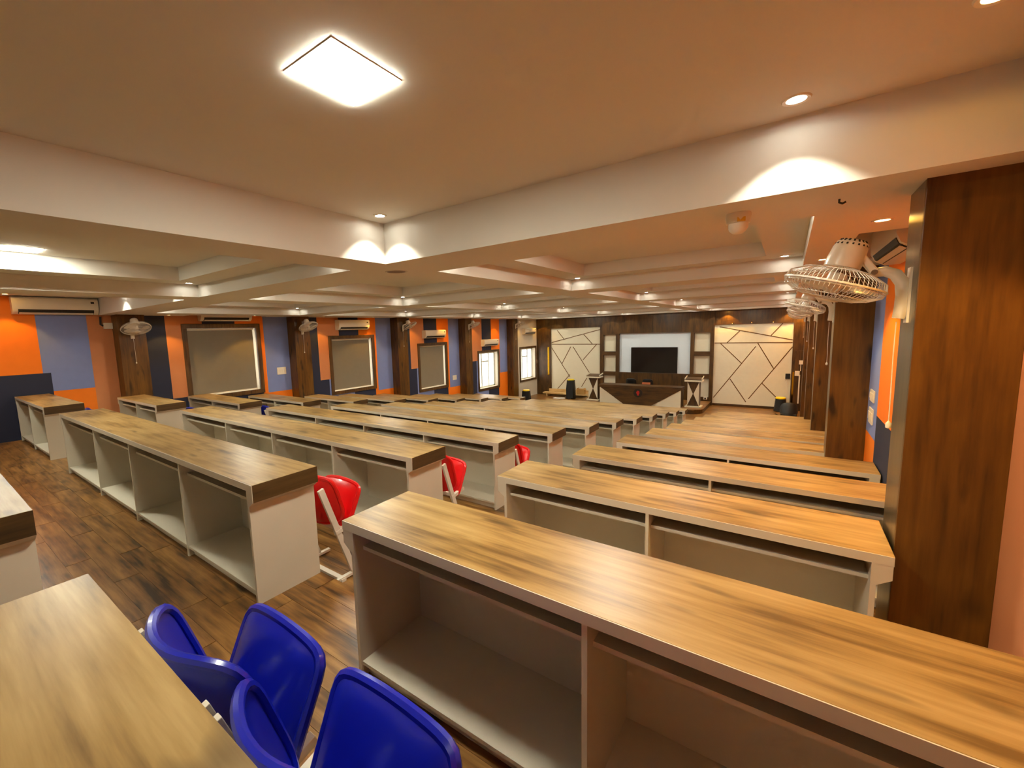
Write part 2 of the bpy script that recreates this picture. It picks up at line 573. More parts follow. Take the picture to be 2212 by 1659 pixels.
# bay in front of the first pillar, left wall
Z = CAMZ
paint(wall_left, XL, 1, 'orange', YB, 1.57, Z - 0.48, ZC)
paint(wall_left, XL, 1, 'navy', YB, 1.675, 0, Z - 0.48)
paint(wall_left, XL, 1, 'lilac', 1.57, 1.675, Z - 0.48, ZC)
paint(wall_left, XL, 1, 'lilac', 1.675, 2.27, Z - 0.82, ZC)
paint(wall_left, XL, 1, 'orange', 1.675, 2.27, 0, Z - 0.82)
paint(wall_left, XL, 1, 'salmon', 2.27, bay_y(1), 0, ZC)
LIL = {1: -1.375, 2: -1.79, 3: -2.15, 4: -1.91}
for k in range(1, 5):
    b = bay_y(k)
    h = [OPEN[k - 1]]
    e = bay_y(k + 1)
    paint(wall_left, XL, 1, 'navy', b + 0.4, b + 0.91, 0, ZC, h)
    paint(wall_left, XL, 1, 'salmon', b + 0.91, b + 1.64, Z - 1.23, ZC, h)
    paint(wall_left, XL, 1, 'navy', b + 0.91, b + 1.2, 0, Z - 1.23, h)
    paint(wall_left, XL, 1, 'lilac', b + 1.2, b + 1.64, 0, Z - 1.23, h)
    paint(wall_left, XL, 1, 'navy', b + 1.64, b + 2.37, Z - 1.0, ZC, h)
    paint(wall_left, XL, 1, 'lilac', b + 1.64, b + 2.1, 0, Z - 1.0, h)
    paint(wall_left, XL, 1, 'navy', b + 2.1, b + 2.95, 0, Z - 1.0, h)
    paint(wall_left, XL, 1, 'orange', b + 2.37, b + 3.07, Z - 1.0, ZC, h)
    paint(wall_left, XL, 1, 'orange', b + 2.95, b + 3.07, 0, Z - 1.0, h)
    paint(wall_left, XL, 1, 'lilac', b + 3.07, e, Z + LIL[k], ZC, h)
    paint(wall_left, XL, 1, 'orange', b + 3.07, e, 0, Z + LIL[k], h)
for k in range(1, 5):
    b = bay_y(k)
    paint(wall_right, XR, -1, 'orange', b + 0.28, b + 3.1, Z - 0.945 - 0.36 * (k - 1), ZC)
    paint(wall_right, XR, -1, 'navy', b + 0.28, b + 3.1, 0, Z - 0.945 - 0.36 * (k - 1))
    paint(wall_right, XR, -1, 'lilac', b + 3.1, b + BAY, Z - 1.205 - 0.36 * (k - 1), ZC)
    paint(wall_right, XR, -1, 'orange', b + 3.1, b + BAY, 0, Z - 1.205 - 0.36 * (k - 1))

# ------------------------------------------------------------------ pillars
for k in range(1, 6):
    b = bay_y(k)
    t = thing('wall_pillar', f'brown wood-clad pillar on the window wall, {ORD[k-1]} from the camera', 'pillar', (XL, b, 0), 0, 'wood-clad pillars on the window wall')
    obj('core', MB().box(0, 0.325, 0.02, 0.43, 0, ZC).mesh('core', 'plaster'), t)
    obj('cladding_panel', MB().box(0.325, 0.345, 0, 0.45, 0, ZC).mesh('cladding_panel', 'pillar_wood', bevel=0.002), t)
    obj('cladding_panel', MB().box(0.0, 0.325, 0, 0.02, 0, ZC).mesh('cladding_panel', 'pillar_wood'), t)
    obj('cladding_panel', MB().box(0.0, 0.325, 0.43, 0.45, 0, ZC).mesh('cladding_panel', 'pillar_wood'), t)
    xa = 0.425 if k == 1 else 0.395
    b -= 0.02
    t = thing('wall_pillar', f'brown wood-clad pillar on the right wall, {ORD[k-1]} from the camera', 'pillar', (XR, b, 0), 0, 'wood-clad pillars on the right wall')
    dx = XR - xa
    obj('core', MB().box(-dx + 0.02, 0, 0.02, 0.28, 0, ZC).mesh('core', 'plaster'), t)
    obj('cladding_panel', MB().box(-dx, 0, 0, 0.02, 0, ZC).mesh('cladding_panel', 'pillar_wood', bevel=0.002), t)
    c2 = obj('cladding_panel', MB().box(-dx, -dx + 0.02, 0.02, 0.30, 0, ZC).mesh('cladding_panel', 'pillar_sheen_wood'), t)
    c2['label'] = 'laminate side facing the desks, grey sheen put into its brown'
    obj('cladding_panel', MB().box(-dx + 0.02, 0, 0.28, 0.30, 0, ZC).mesh('cladding_panel', 'pillar_wood'), t)

# ------------------------------------------------------------------ windows
for n, (a, b, c_, d_) in enumerate(WIN):
    oa, ob, oc, od = OPEN[n]
    t = obj(f'window_{n + 1}', None, None, (XL, (a + b) / 2, c_))
    t['kind'] = 'structure'
    t['label'] = ['brown framed window with a grey roller blind, nearest the camera', 'brown framed window with a grey roller blind, second along', 'brown framed window with a grey roller blind, third along',
                  'brown framed window without blind, full of daylight between orange stripes', 'brown framed bright window in the cream wall beside the stage'][n]
    W2, H = (b - a) / 2, d_ - c_
    i2 = W2 - FW_
    for nm, bx in (('frame_board', (-W2, W2, 0, FW_)), ('frame_board', (-W2, W2, H - FW_, H)), ('frame_board', (-W2, -W2 + FW_, FW_, H - FW_)), ('frame_board', (W2 - FW_, W2, FW_, H - FW_))):
        obj(nm, MB().box(-0.02, 0.035, bx[0], bx[1], bx[2], bx[3]).mesh(nm, 'frame_wood', bevel=0.003), t)
    x_ = -0.24
    sash = MB()
    sash.box(x_, x_ + 0.05, -i2, i2, FW_, FW_ + 0.06).box(x_, x_ + 0.05, -i2, i2, H - FW_ - 0.06, H - FW_)
    sash.box(x_, x_ + 0.05, -i2, -i2 + 0.06, FW_, H - FW_).box(x_, x_ + 0.05, i2 - 0.06, i2, FW_, H - FW_)
    sa = obj('sash', sash.mesh('sash', 'upvc'), t)
    ym = -i2 + 0.62 * i2
    obj('mullion', MB().box(x_, x_ + 0.05, ym - 0.04, ym + 0.04, FW_ + 0.06, H - FW_ - 0.06).mesh('mullion', 'upvc'), t)
    ym2 = 0.35 * i2
    obj('mullion', MB().box(x_, x_ + 0.05, ym2 - 0.03, ym2 + 0.03, FW_ + 0.06, H - FW_ - 0.06).mesh('mullion', 'upvc'), t)
    obj('transom', MB().box(x_, x_ + 0.05, ym + 0.04, ym2 - 0.03, H * 0.70, H * 0.70 + 0.05).mesh('transom', 'upvc'), t)
    for pa, pb in ((-i2 + 0.06, ym - 0.04), (ym + 0.04, ym2 - 0.03), (ym2 + 0.03, i2 - 0.06)):
        obj('pane', MB().box(x_ + 0.022, x_ + 0.028, pa, pb, FW_ + 0.06, H - FW_ - 0.06).mesh('pane', 'glass'), t)
    if n < 3:
        g1 = 0.05
        bl = obj('roller_blind', MB().box(-0.075, -0.072, -i2 + 0.01, i2 - g1, FW_ + 0.025, H - FW_ - 0.03).mesh('roller_blind', 'blind_fabric'), t)
        obj('roller_tube', MB().tube([(-0.07, -i2 + 0.01, H - FW_ - 0.025), (-0.07, i2 - g1 + 0.02, H - FW_ - 0.025)], 0.022, 12).mesh('roller_tube', 'white_plastic', True), bl)
        obj('hem_bar', MB().tube([(-0.0735, -i2 + 0.01, FW_ + 0.025), (-0.0735, i2 - g1, FW_ + 0.025)], 0.010, 8).mesh('hem_bar', 'white_plastic', True), bl)

# ------------------------------------------------------------------ air conditioners
def ac_parts(L):
    prof = [(0, 0.0), (0.10, -0.005), (0.17, 0.04), (0.195, 0.10), (0.20, 0.18), (0.195, 0.27), (0.17, 0.295), (0, 0.295)]
    body = MB().prism(prof, 'y', -L / 2 + 0.015, L / 2 - 0.015).mesh('body', 'white_plastic', True)
    capp = [(x * 1.015, z) for x, z in prof]
    e1 = MB().prism(capp, 'y', -L / 2, -L / 2 + 0.015).mesh('end_cap', 'white_plastic', True)
    e2 = MB().prism(capp, 'y', L / 2 - 0.015, L / 2).mesh('end_cap', 'white_plastic', True)
    vent = MB().prism([(0.120, 0.004), (0.1735, 0.038), (0.1905, 0.078), (0.182, 0.082), (0.165, 0.046), (0.115, 0.014)], 'y', -L / 2 + 0.07, L / 2 - 0.07).mesh('air_outlet', 'grille_dark')
    louver = MB().bar((0.150, -L / 2 + 0.08, 0.014), (0.150, L / 2 - 0.08, 0.014), 0.04, 0.005, (0.85, 0, 0.5)).mesh('louver', 'white_plastic')
    disp = MB().box(0.198, 0.203, L / 2 - 0.11, L / 2 - 0.06, 0.20, 0.235).mesh('display', 'grille_dark')
    return [('body', body, []), ('end_cap', e1, []), ('end_cap', e2, []), ('air_outlet', vent, [('louver', louver)]), ('display', disp, [])]
ac_inst = kit(ac_parts(1.15))
ACS = [((XL, 1.86, Z + 0.57), 0, 'white split air conditioner above the orange and lilac blocks at far left'),
       ((XL, 4.79, Z + 0.455), 0, 'white split air conditioner tucked into the soffit above the first blind'),
       ((XL, 8.48, Z + 0.20), 0, 'white split air conditioner above the second roller blind window'),
       ((XL, 12.23, Z - 0.16), 0, 'white split air conditioner above the third roller blind window'),
       ((XL, 15.98, Z - 0.62), 0, 'white split air conditioner just above the bright window between orange stripes'),
       ((XL, 19.6, Z - 0.18), 0, 'white split air conditioner on the cream wall beside the stage'),
       ((XR, 4.62, Z + 0.46), math.pi, 'white split air conditioner seen end-on behind the nearest fan')]
for loc, rz, lab in ACS:
    t = thing('air_conditioner', lab, 'air conditioner', loc, rz, 'split air conditioners on the walls')
    ac_inst(t)

# ------------------------------------------------------------------ wall fans
def fan_parts(tilt, Rg):
    """base at the wall (x=0), fan blowing towards +x and down by 'tilt' degrees"""
    a = math.radians(tilt)
    ax = Vector((math.cos(a), 0, -math.sin(a)))          # air direction
    c = Vector((0.265, 0, 0.10))                          # centre of the guard
    zq = ax
    xq = Vector((0, 1, 0))
    yq = zq.cross(xq)
    Mx = Matrix((( *[xq[0], yq[0], zq[0]], c[0]), (*[xq[1], yq[1], zq[1]], c[1]), (*[xq[2], yq[2], zq[2]], c[2]), (0, 0, 0, 1)))
    def P(r_, q, z): return Mx @ Vector((r_ * math.cos(q), r_ * math.sin(q), z))
    guard = MB()
    ring = lambda r_, z, rad, n=40: guard.tube([P(r_, 2 * math.pi * j / n, z) for j in range(n)], rad, 5, closed=True)
    ring(Rg, 0.0, 0.0055)
    ring(Rg - 0.004, 0.010, 0.003)
    ring(Rg * 0.75, 0.052, 0.002)
    ring(0.10, 0.066, 0.002)
    ring(0.045, 0.072, 0.003)
    ring(Rg * 0.7, -0.062, 0.002)
    ring(0.07, -0.078, 0.003)
    for j in range(64):
        q = 2 * math.pi * j / 64
        guard.tube([P(Rg, q, 0.004), P(Rg * 0.97, q + .01, 0.026), P(Rg * 0.75, q + 0.04, 0.052), P(0.09, q + 0.10, 0.068), P(0.045, q + 0.16, 0.073)], 0.0015, 3, caps=False)
        guard.tube([P(Rg, q, -0.004), P(Rg * 0.95, q, -0.035), P(Rg * 0.65, q, -0.066), P(0.06, q, -0.080)], 0.0015, 3, caps=False)
    gm = guard.mesh('guard', 'white_metal')
    badge = MB().lathe([(0.047, 0.066), (0.046, 0.077), (0.03, 0.081), (0.001, 0.082)], 20, Mx).mesh('badge', 'white_plastic', True)
    motor = MB().lathe([(0.070, -0.082), (0.072, -0.10), (0.066, -0.17), (0.060, -0.195), (0.044, -0.208), (0.001, -0.21)], 28, Mx).mesh('motor_housing', 'white_plastic', True)
    slots = MB()
    for j in range(18):
        q = 2 * math.pi * j / 18
        slots.bar(P(0.0635, q, -0.182), P(0.048, q, -0.2075), 0.007, 0.004, (Mx.to_3x3() @ Vector((-math.sin(q), math.cos(q), 0))))
    sm = slots.mesh('vent_slots', 'grille_dark')
    hub = MB().lathe([(0.001, -0.06), (0.035, -0.05), (0.04, 0.0), (0.03, 0.035), (0.001, 0.045)], 20, Mx).mesh('hub', 'white_plastic', True)
    blades = []
    for j in range(3):
        q0 = 2 * math.pi * j / 3
        vs, fs = [], []
        NR, NA = 7, 6
        for i in range(NR + 1):
            rr = 0.034 + (Rg - 0.025 - 0.034) * i / NR
            half = 0.30 + 0.36 * math.sin(math.pi * min(1, i / NR * 0.75))
            for k in range(NA + 1):
                s_ = -1 + 2 * k / NA
                qq = q0 + s_ * half + 0.25 * i / NR
                zz = 0.020 * s_
                vs.append(P(rr, qq, zz))
                vs.append(P(rr, qq, zz + 0.003))
        for i in range(NR):
            for k in range(NA):
                i0 = (i * (NA + 1) + k) * 2
                i1 = ((i + 1) * (NA + 1) + k) * 2
                fs.append((i0, i0 + 2, i1 + 2, i1))
                fs.append((i0 + 1, i1 + 1, i1 + 3, i0 + 3))
        blades.append(MB().add(vs, fs).mesh('blade', 'white_plastic', True))
    # wall base: tall rounded C-shaped bracket
    base = MB()
    pts = [(0.030, 0, -0.075), (0.022, 0, -0.03), (0.020, 0, 0.03), (0.026, 0, 0.085), (0.05, 0, 0.125), (0.085, 0, 0.142), (0.125, 0, 0.140)]
    base.tube(pts, [0.022, 0.026, 0.026, 0.026, 0.025, 0.023, 0.020], 12)
    base.box(-0.0, 0.008, -0.032, 0.032, -0.095, 0.15)
    bm_ = base.mesh('wall_bracket', 'white_plastic', True)
    mot = Mx @ Vector((0, 0, -0.14))
    arm = MB().bar((0.12, 0, 0.140), (mot.x - 0.04, 0, mot.z), 0.05, 0.03, (0, 1, 0)).mesh('tilt_arm', 'white_plastic', bevel=0.006)
    pin = MB().tube([(0.125, -0.035, 0.140), (0.125, 0.035, 0.140)], 0.012, 12).mesh('pivot_pin', 'chrome', True)
    cord = MB()
    cord.tube([(0.035, 0.0, -0.09), (0.036, 0.002, -0.25), (0.034, 0.004, -0.42), (0.033, 0.003, -0.56)], 0.0022, 5)
    cm = cord.mesh('pull_cord', 'white_plastic')
    bead = MB().lathe([(0.001, -0.59), (0.010, -0.585), (0.011, -0.565), (0.004, -0.555), (0.001, -0.55)], 10, Matrix.Translation((0.033, 0.003, 0))).mesh('bead', 'white_plastic', True)
    return [('wall_bracket', bm_, [('pivot_pin', pin)]), ('tilt_arm', arm, []), ('motor_housing', motor, [('vent_slots', sm)]), ('guard', gm, [('badge', badge)]),
            ('hub', hub, [])] + [('blade', b_, []) for b_ in blades] + [('pull_cord', cm, [('bead', bead)])]
fan_r = kit(fan_parts(72, 0.20))
fan_l = kit(fan_parts(64, 0.245))
for k in range(1, 6):
    b = bay_y(k)
    t = thing('wall_fan', f'white wall fan on the {ORD[k-1]} pillar of the window wall, counted from the camera', 'fan', (XL + 0.345, b + 0.22, Z + 0.19), (0, 0, 0.1, 0.9, 1.0, 1.0)[k], 'wall fans on the window-side pillars')
    fan_l(t)
    xa = 0.425 if k == 1 else 0.395
    lab = 'large white wall fan tilted down on the nearest pillar at right' if k == 1 else f'white wall fan on the {ORD[k-1]} pillar of the right wall, partly behind the nearer fan'
    t = thing('wall_fan', lab, 'fan', (xa, b + 0.13, Z + 0.075), math.pi, 'wall fans on the right pillars')
    fan_r(t)

# ------------------------------------------------------------------ desks
def desk_parts(L, divs):
    """x from 0 to L, y from 0 (open side) to DEPTH"""
    P_ = []
    top = MB().box(0.0, L, 0.003, DEPTH, 0.735, DH).mesh('table_top', 'desk_wood', bevel=0.001)
    strip = MB().box(0.0, L, -0.001, 0.003, 0.732, DH - 0.001).mesh('edge_strip', 'greige')
    P_.append(('table_top', top, [('edge_strip', strip)]))
    for s_ in (0, 1):
        prof = [(0.002, 0.735), (0.002, 0.667), (0.052, 0.632), (0.072, 0.632), (0.072, 0.735)]
        leg = [(0.052, 0.0), (0.072, 0.0), (0.072, 0.632), (0.052, 0.632)]
        if s_:
            prof = [(L - a, b) for a, b in prof]
            leg = [(L - a, b) for a, b in leg]
        ap = MB().prism(prof, 'y', 0.0, DEPTH).mesh('end_apron', 'greige')
        xa = (-0.001, 0.002) if not s_ else (L - 0.002, L + 0.001)
        cap = MB().box(xa[0], xa[1], 0.004, DEPTH, 0.667, DH - 0.001).mesh('end_cap', 'desk_edge_wood')
        P_.append(('end_apron', ap, [('end_cap', cap)]))
        P_.append(('side_panel', MB().prism(leg, 'y', 0.002, DEPTH - 0.001).mesh('side_panel', 'greige'), []))
    P_.append(('back_panel', MB().box(0.072, L - 0.072, DEPTH - 0.02, DEPTH - 0.002, 0.0, 0.735).mesh('back_panel', 'greige_in'), []))
    edges_ = [0.072] + list(divs) + [L - 0.072]
    for x in divs:
        P_.append(('divider', MB().box(x - 0.009, x + 0.009, 0.004, DEPTH - 0.02, 0.0, 0.735).mesh('divider', 'greige_in'), []))
    for a, b in zip(edges_, edges_[1:]):
        a_, b_ = a + (0.009 if a in divs else 0), b - (0.009 if b in divs else 0)
        P_.append(('book_shelf', MB().box(a_, b_, 0.055, DEPTH - 0.02, 0.628, 0.646).mesh('book_shelf', 'greige_in'), []))
        P_.append(('base_shelf', MB().box(a_, b_, 0.010, DEPTH - 0.02, 0.066, 0.084).mesh('base_shelf', 'greige_in'), []))
        P_.append(('kick_board', MB().box(a_, b_, 0.045, 0.060, 0.0, 0.066).mesh('kick_board', 'greige_in'), []))
    return P_
LX0, LX1 = -7.345, -2.482
RX0 = -1.632
FX1 = -8.33
kits = {}
def desk(kind, L, divs, x, i, label, group):
    key = (kind, round(L, 3))
    if key not in kits:
        kits[key] = kit(desk_parts(L, divs))
    t = thing('lecture_desk', label, 'desk', (x, row_y(i), row_z(i)), 0, group)
    kits[key](t)
def rowname(i):
    if i == -1: return 'beside the camera, at bottom left'
    return f'{ORD[i]} row in front of the camera'
for i in range(-1, 11):
    desk('L', LX1 - LX0, (1.465, 2.615, 3.755), LX0, i, f'long wood-topped desk of the middle block, {rowname(i)}', 'wood-topped desks of the middle block')
    xr = 0.41 if i in (1, 4, 7) else 0.71
    desk('R', xr - RX0, ((xr - RX0) / 2,), RX0, i, f'wood-topped desk of the right block, {rowname(i)}', 'wood-topped desks of the right block')
    if i >= 0:
        xl = -10.39 if i in (1, 4, 7) else -10.72
        desk('F', FX1 - xl, ((FX1 - xl) / 2,), xl, i, f'short wood-topped desk of the block by the windows, {rowname(i)}', 'wood-topped desks by the windows')

# ------------------------------------------------------------------ tip-up chairs
def shell(w0, w1, H, base, tip, wing, crown, rnd, thick=0.012, rim=0.013):
    """rounded plastic shell from 'base' (y,z) to 'tip' (y,z); w0 wide below, w1 above; wings curl to +y"""
    NU, NV = 14, 12
    by, bz = base
    ty, tz = tip
    d_ = Vector((0, ty - by, tz - bz))
    ln = d_.length
    up = d_ / ln
    nrm = Vector((0, up.z, -up.y))        # points to +y
    def S2(u, v):
        # map the square to a rounded rectangle (superellipse corners)
        e = rnd
        uu, vv = u, v
        m = max(abs(uu), abs(vv))
        if m > 1e-6:
            q = (abs(uu) ** e + abs(vv) ** e) ** (1 / e)
            uu, vv = uu * m / q, vv * m / q
        t = (vv + 1) / 2
        wv = w0 + (w1 - w0) * t
        p = Vector((uu * wv / 2, 0, 0)) + Vector((0, by, bz)) + up * (t * ln)
        p += nrm * (wing * uu * uu)
        p += up * (crown * (1 - uu * uu) * t * t)
        dish = -0.018 * (1 - min(1, m) ** 6)
        return p + nrm * dish
    mb = MB()
    F, B = [], []
    for i in range(NU + 1):
        for j in range(NV + 1):
            p = S2(-1 + 2 * i / NU, -1 + 2 * j / NV)
            F.append(p + nrm * thick / 2)
            B.append(p - nrm * thick / 2)
    k = (NU + 1) * (NV + 1)
    fs = []
    for i in range(NU):
        for j in range(NV):
            a, b, c_, e_ = i * (NV + 1) + j, (i + 1) * (NV + 1) + j, (i + 1) * (NV + 1) + j + 1, i * (NV + 1) + j + 1
            fs.append((a, b, c_, e_))
            fs.append((k + a, k + e_, k + c_, k + b))
    mb.add(F + B, fs)
    border = [(-1 + 2 * i / NU, -1) for i in range(NU)] + [(1, -1 + 2 * j / NV) for j in range(NV)] + [(1 - 2 * i / NU, 1) for i in range(NU)] + [(-1, 1 - 2 * j / NV) for j in range(NV)]
    mb.tube([S2(*q) for q in border], rim, 8, closed=True)
    return mb
def chair_parts(color):
    P_ = []
    back = shell(0.45, 0.485, 0.40, (0.165, 0.42), (0.055, 0.795), 0.095, 0.02, 5.0, rim=0.015)
    P_.append(('backrest', back.mesh('backrest', color, True), []))
    seat = shell(0.42, 0.435, 0.40, (0.235, 0.375), (0.38, 0.672), 0.012, 0.022, 9.0, thick=0.02, rim=0.017)
    seat.v = [(v[0] + 0.025, v[1], v[2]) for v in seat.v]
    P_.append(('seat', seat.mesh('seat', color, True), []))
    for s_ in (-1, 1):
        x = s_ * 0.228
        up = MB().bar((x, 0.056, 0.745), (x, 0.295, 0.03), 0.022, 0.045)
        upright = up.mesh('upright', 'white_metal', bevel=0.002)
        br = MB().bar((x, 0.150, 0.385), (x, 0.345, 0.425), 0.030, 0.032).mesh('seat_bracket', 'white_metal', bevel=0.002)
        bolt = MB().tube([(x - 0.02, 0.265, 0.408), (x + 0.02, 0.265, 0.408)], 0.007, 8).mesh('bolt', 'black_plastic', True)
        P_.append(('upright', upright, []))
        P_.append(('seat_bracket', br, [('bolt', bolt)]))
        P_.append(('foot', MB().bar((x, 0.115, 0.026), (x, 0.40, 0.026), 0.03, 0.022, (1, 0, 0)).mesh('foot', 'white_metal', bevel=0.002), []))
    P_.append(('floor_rail', MB().box(-0.25, 0.25, 0.165, 0.205, 0.003, 0.028).mesh('floor_rail', 'white_metal', bevel=0.002), []))
    P_.append(('cross_bar', MB().bar((-0.228, 0.215, 0.39), (0.228, 0.215, 0.39), 0.03, 0.03, (0, 0, 1)).mesh('cross_bar', 'white_metal', bevel=0.002), []))
    return P_
ch_blue, ch_red = kit(chair_parts('blue_plastic')), kit(chair_parts('red_plastic'))
def chair(color, x, i, label, rz=0.0):
    t = thing('tip_up_chair', label, 'chair', (x, row_y(i - 1) + DEPTH + 0.015, row_z(i)), rz, f'{color} tip-up chairs')
    (ch_blue if color == 'blue' else ch_red)(t)
chair('blue', -1.325, 0, 'blue plastic tip-up chair at the bottom left, the left of the near pair')
chair('blue', -0.805, 0, 'blue plastic tip-up chair at the bottom, the right of the near pair')
chair('red', -0.285, 0, 'red plastic tip-up chair just below the frame, right of the near blue pair')
for i, n in ((1, 'first'), (2, 'second'), (3, 'third')):
    chair('red', -2.80, i, f'red tip-up chair at the aisle end behind the {n} desk of the middle block')
for i, n in ((1, 'first'), (2, 'second'), (3, 'third')):
    chair('blue', -8.60, i, f'blue tip-up chair peeking out behind the {n} desk of the window block')
chair('red', -1.36, 5, 'red tip-up chair with a white bracket behind the fifth desk of the right block')

# ------------------------------------------------------------------ stage wall
def fbox(name, x0, x1, z0, z1, t0, t1, m, parent=None, bevel=0.0):
    """box on the stage wall, standing from t0 to t1 in front of it"""
    return obj(name, MB().box(x0, x1, YF - t1, YF - t0, z0, z1).mesh(name, m, bevel=bevel), parent or wall_front)
CX0, CX1 = -7.32, -2.50
# header over everything
fbox('header_board', XL, CX0, Z + 0.06, ZC, 0, 0.10, 'stage_wood')
fbox('header_board', CX1, XR, Z - 0.02, ZC, 0, 0.10, 'stage_wood')
for x0, x1 in ((CX0, CX0 + 1.2), (CX0 + 1.2, CX0 + 2.4), (CX0 + 2.4, CX0 + 3.6), (CX0 + 3.6, CX1)):
    fbox('header_board', x0 + 0.002, x1 - 0.002, Z - 0.28, ZC, 0, 0.14, 'stage_wood')
fbox('lower_board', -6.40, -3.38, 0, Z - 2.10, 0, 0.14, 'stage_wood')
for a, b in ((-7.32, -7.14), (-6.56, -6.40), (-3.38, -3.24), (-2.64, -2.50)):
    fbox('column_board', a, b, 0, Z - 0.28, 0, 0.14, 'stage_wood')
for a, b in ((-7.14, -6.56), (-3.24, -2.64)):
    for z0, z1 in ((Z - 1.30, Z - 1.12), (Z - 2.27, Z - 2.08), (0, Z - 3.07)):
        fbox('cross_board', a, b, z0, z1, 0, 0.14, 'stage_wood_x')
    fbox('cross_board', a, b, Z - 0.32, Z - 0.28, 0, 0.14, 'stage_wood_x')
    for z0, z1 in ((Z - 1.12, Z - 0.32), (Z - 2.08, Z - 1.30), (Z - 3.07, Z - 2.27)):
        fbox('niche_panel', a, b, z0, z1, 0, 0.02, 'cream_panel')
fbox('white_panel', -6.40, -3.38, Z - 2.10, Z - 0.28, 0, 0.03, 'white_board')
# side bays: cream panels with diagonal inlay strips
def feature_panel(x0, x1, z0, z1, lines, label):
    p = fbox('feature_panel', x0, x1, z0, z1, 0, 0.05, 'cream_panel')
    p['label'] = label
    for (a, b) in lines:
        ax_, az = a
        bx_, bz = b
        mb = MB().bar((ax_, YF - 0.052, Z + az), (bx_, YF - 0.052, Z + bz), 0.032, 0.008, (0, 0, 1) if abs(bx_ - ax_) > abs(bz - az) else (1, 0, 0))
        obj('inlay_strip', mb.mesh('inlay_strip', 'inlay'), p)
RL = [((-2.33, -0.1), (0.11, -0.68)), ((-2.49, -0.77), (0.11, -0.78)), ((-1.61, -0.28), (-2.04, -0.76)), ((-0.22, -0.04), (-0.58, -0.51)), ((-2.27, -0.79), (-1.51, -1.6)),
      ((-1.05, -0.92), (-2.46, -3.07)), ((-0.99, -0.79), (-0.44, -1.79)), ((0.12, -0.94), (-1.22, -3.05)), ((-1.89, -2.25), (-1.3, -3.19)), ((-0.79, -2.39), (-0.31, -2.93))]
LLn = [((-9.9, -0.66), (-7.34, -0.06)), ((-9.9, -0.75), (-7.34, -0.77)), ((-9.59, -0.03), (-9.21, -0.49)), ((-8.17, -0.27), (-7.73, -0.75)), ((-8.85, -0.88), (-9.34, -1.77)),
       ((-9.34, -1.77), (-8.9, -2.42)), ((-8.73, -0.88), (-7.6, -2.6)), ((-7.51, -0.77), (-8.2, -1.54)), ((-8.9, -2.30), (-9.58, -3.07)), ((-7.85, -2.2), (-8.28, -2.9)), ((-9.9, -0.93), (-9.33, -1.77))]
feature_panel(-9.92, CX0, 0.10, Z + 0.06, LLn, 'cream panel with diagonal brown inlay lines left of the screen')
feature_panel(CX1, 0.12, 0.10, Z - 0.02, RL, 'cream panel with diagonal brown inlay lines right of the screen')
fbox('side_board', XL, -9.92, 0, Z + 0.06, 0, 0.10, 'stage_wood')
fbox('side_board', 0.12, XR, 0, Z - 0.02, 0, 0.10, 'stage_wood')
s1 = fbox('gold_strip', -10.11, -10.02, Z - 2.37, Z - 0.88, 0.10, 0.108, 'gold')
s1['label'] = 'shiny gold vertical strip'
s2 = fbox('gold_strip', 0.16, 0.22, 0.12, Z - 1.9, 0.10, 0.108, 'gold')
s2['label'] = 'shiny gold vertical strip'
base_f = struct('baseboard_front', MB().box(CX1, 0.5, YF - 0.07, YF - 0.0, 0, 0.10).box(-9.92, CX0, YF - 0.07, YF, 0, 0.10).mesh('baseboard_front', 'stage_wood_x'))
# small pelmet lights above the right panel
for n, x in enumerate((-1.88, -1.22, -0.52)):
    t = thing('picture_light', f'tiny amber picture light over the right cream panel, {("left","middle","right")[n]} one', 'light', (x, YF - 0.115, Z + 0.02), 0, 'amber picture lights over the right panel')
    obj('shade', MB().lathe([(0.022, 0.0), (0.030, 0.035), (0.012, 0.05), (0.001, 0.052)], 14).mesh('shade', 'gold', True), t)
    obj('bulb', MB().lathe([(0.001, -0.004), (0.018, 0.002), (0.018, 0.008)], 12).mesh('bulb', 'lens_warm'), t)
    l_ = bpy.data.lights.new('picture_spot', 'SPOT')
    l_.energy, l_.color, l_.spot_size, l_.spot_blend, l_.shadow_soft_size = 4.0, C_WARM, math.radians(60), 0.6, 0.01
    lo = bpy.data.objects.new('lamp', l_)
    COL.objects.link(lo)
    lo.parent = t
    lo.location = (0, 0, -0.01)
for n, x in enumerate((-2.05, 0.05)):
    downlight(x, YF - 0.30, ZS, f'amber downlight close to the stage wall above the right cream panel, {("left","right")[n]} one', True, 'amber downlights before the stage wall')

# platform
stage = thing('stage_platform', 'low wooden stage platform with rounded corner in front of the screen', 'platform', (0, 0, 0))
px0, px1, py0 = -7.6, -2.55, 18.15
poly = [(px0, YF - 0.16), (px0, py0)]
for j in range(7):
    q = -math.pi / 2 + math.pi / 2 * j / 6
    poly.append((px1 - 0.5 + 0.5 * math.cos(q), py0 + 0.5 + 0.5 * math.sin(q)))
poly.append((px1, YF - 0.16))
obj('riser', MB().prism(poly, 'z', 0, 0.15).mesh('riser', 'stage_wood_x'), stage)
poly2 = [(x + (0.01 if x > -5 else -0.01), y - (0.01 if y < 20 else 0)) for x, y in poly]
obj('deck', MB().prism(poly2, 'z', 0.15, 0.173).mesh('deck', 'floor_wood'), stage)
SZ = 0.173

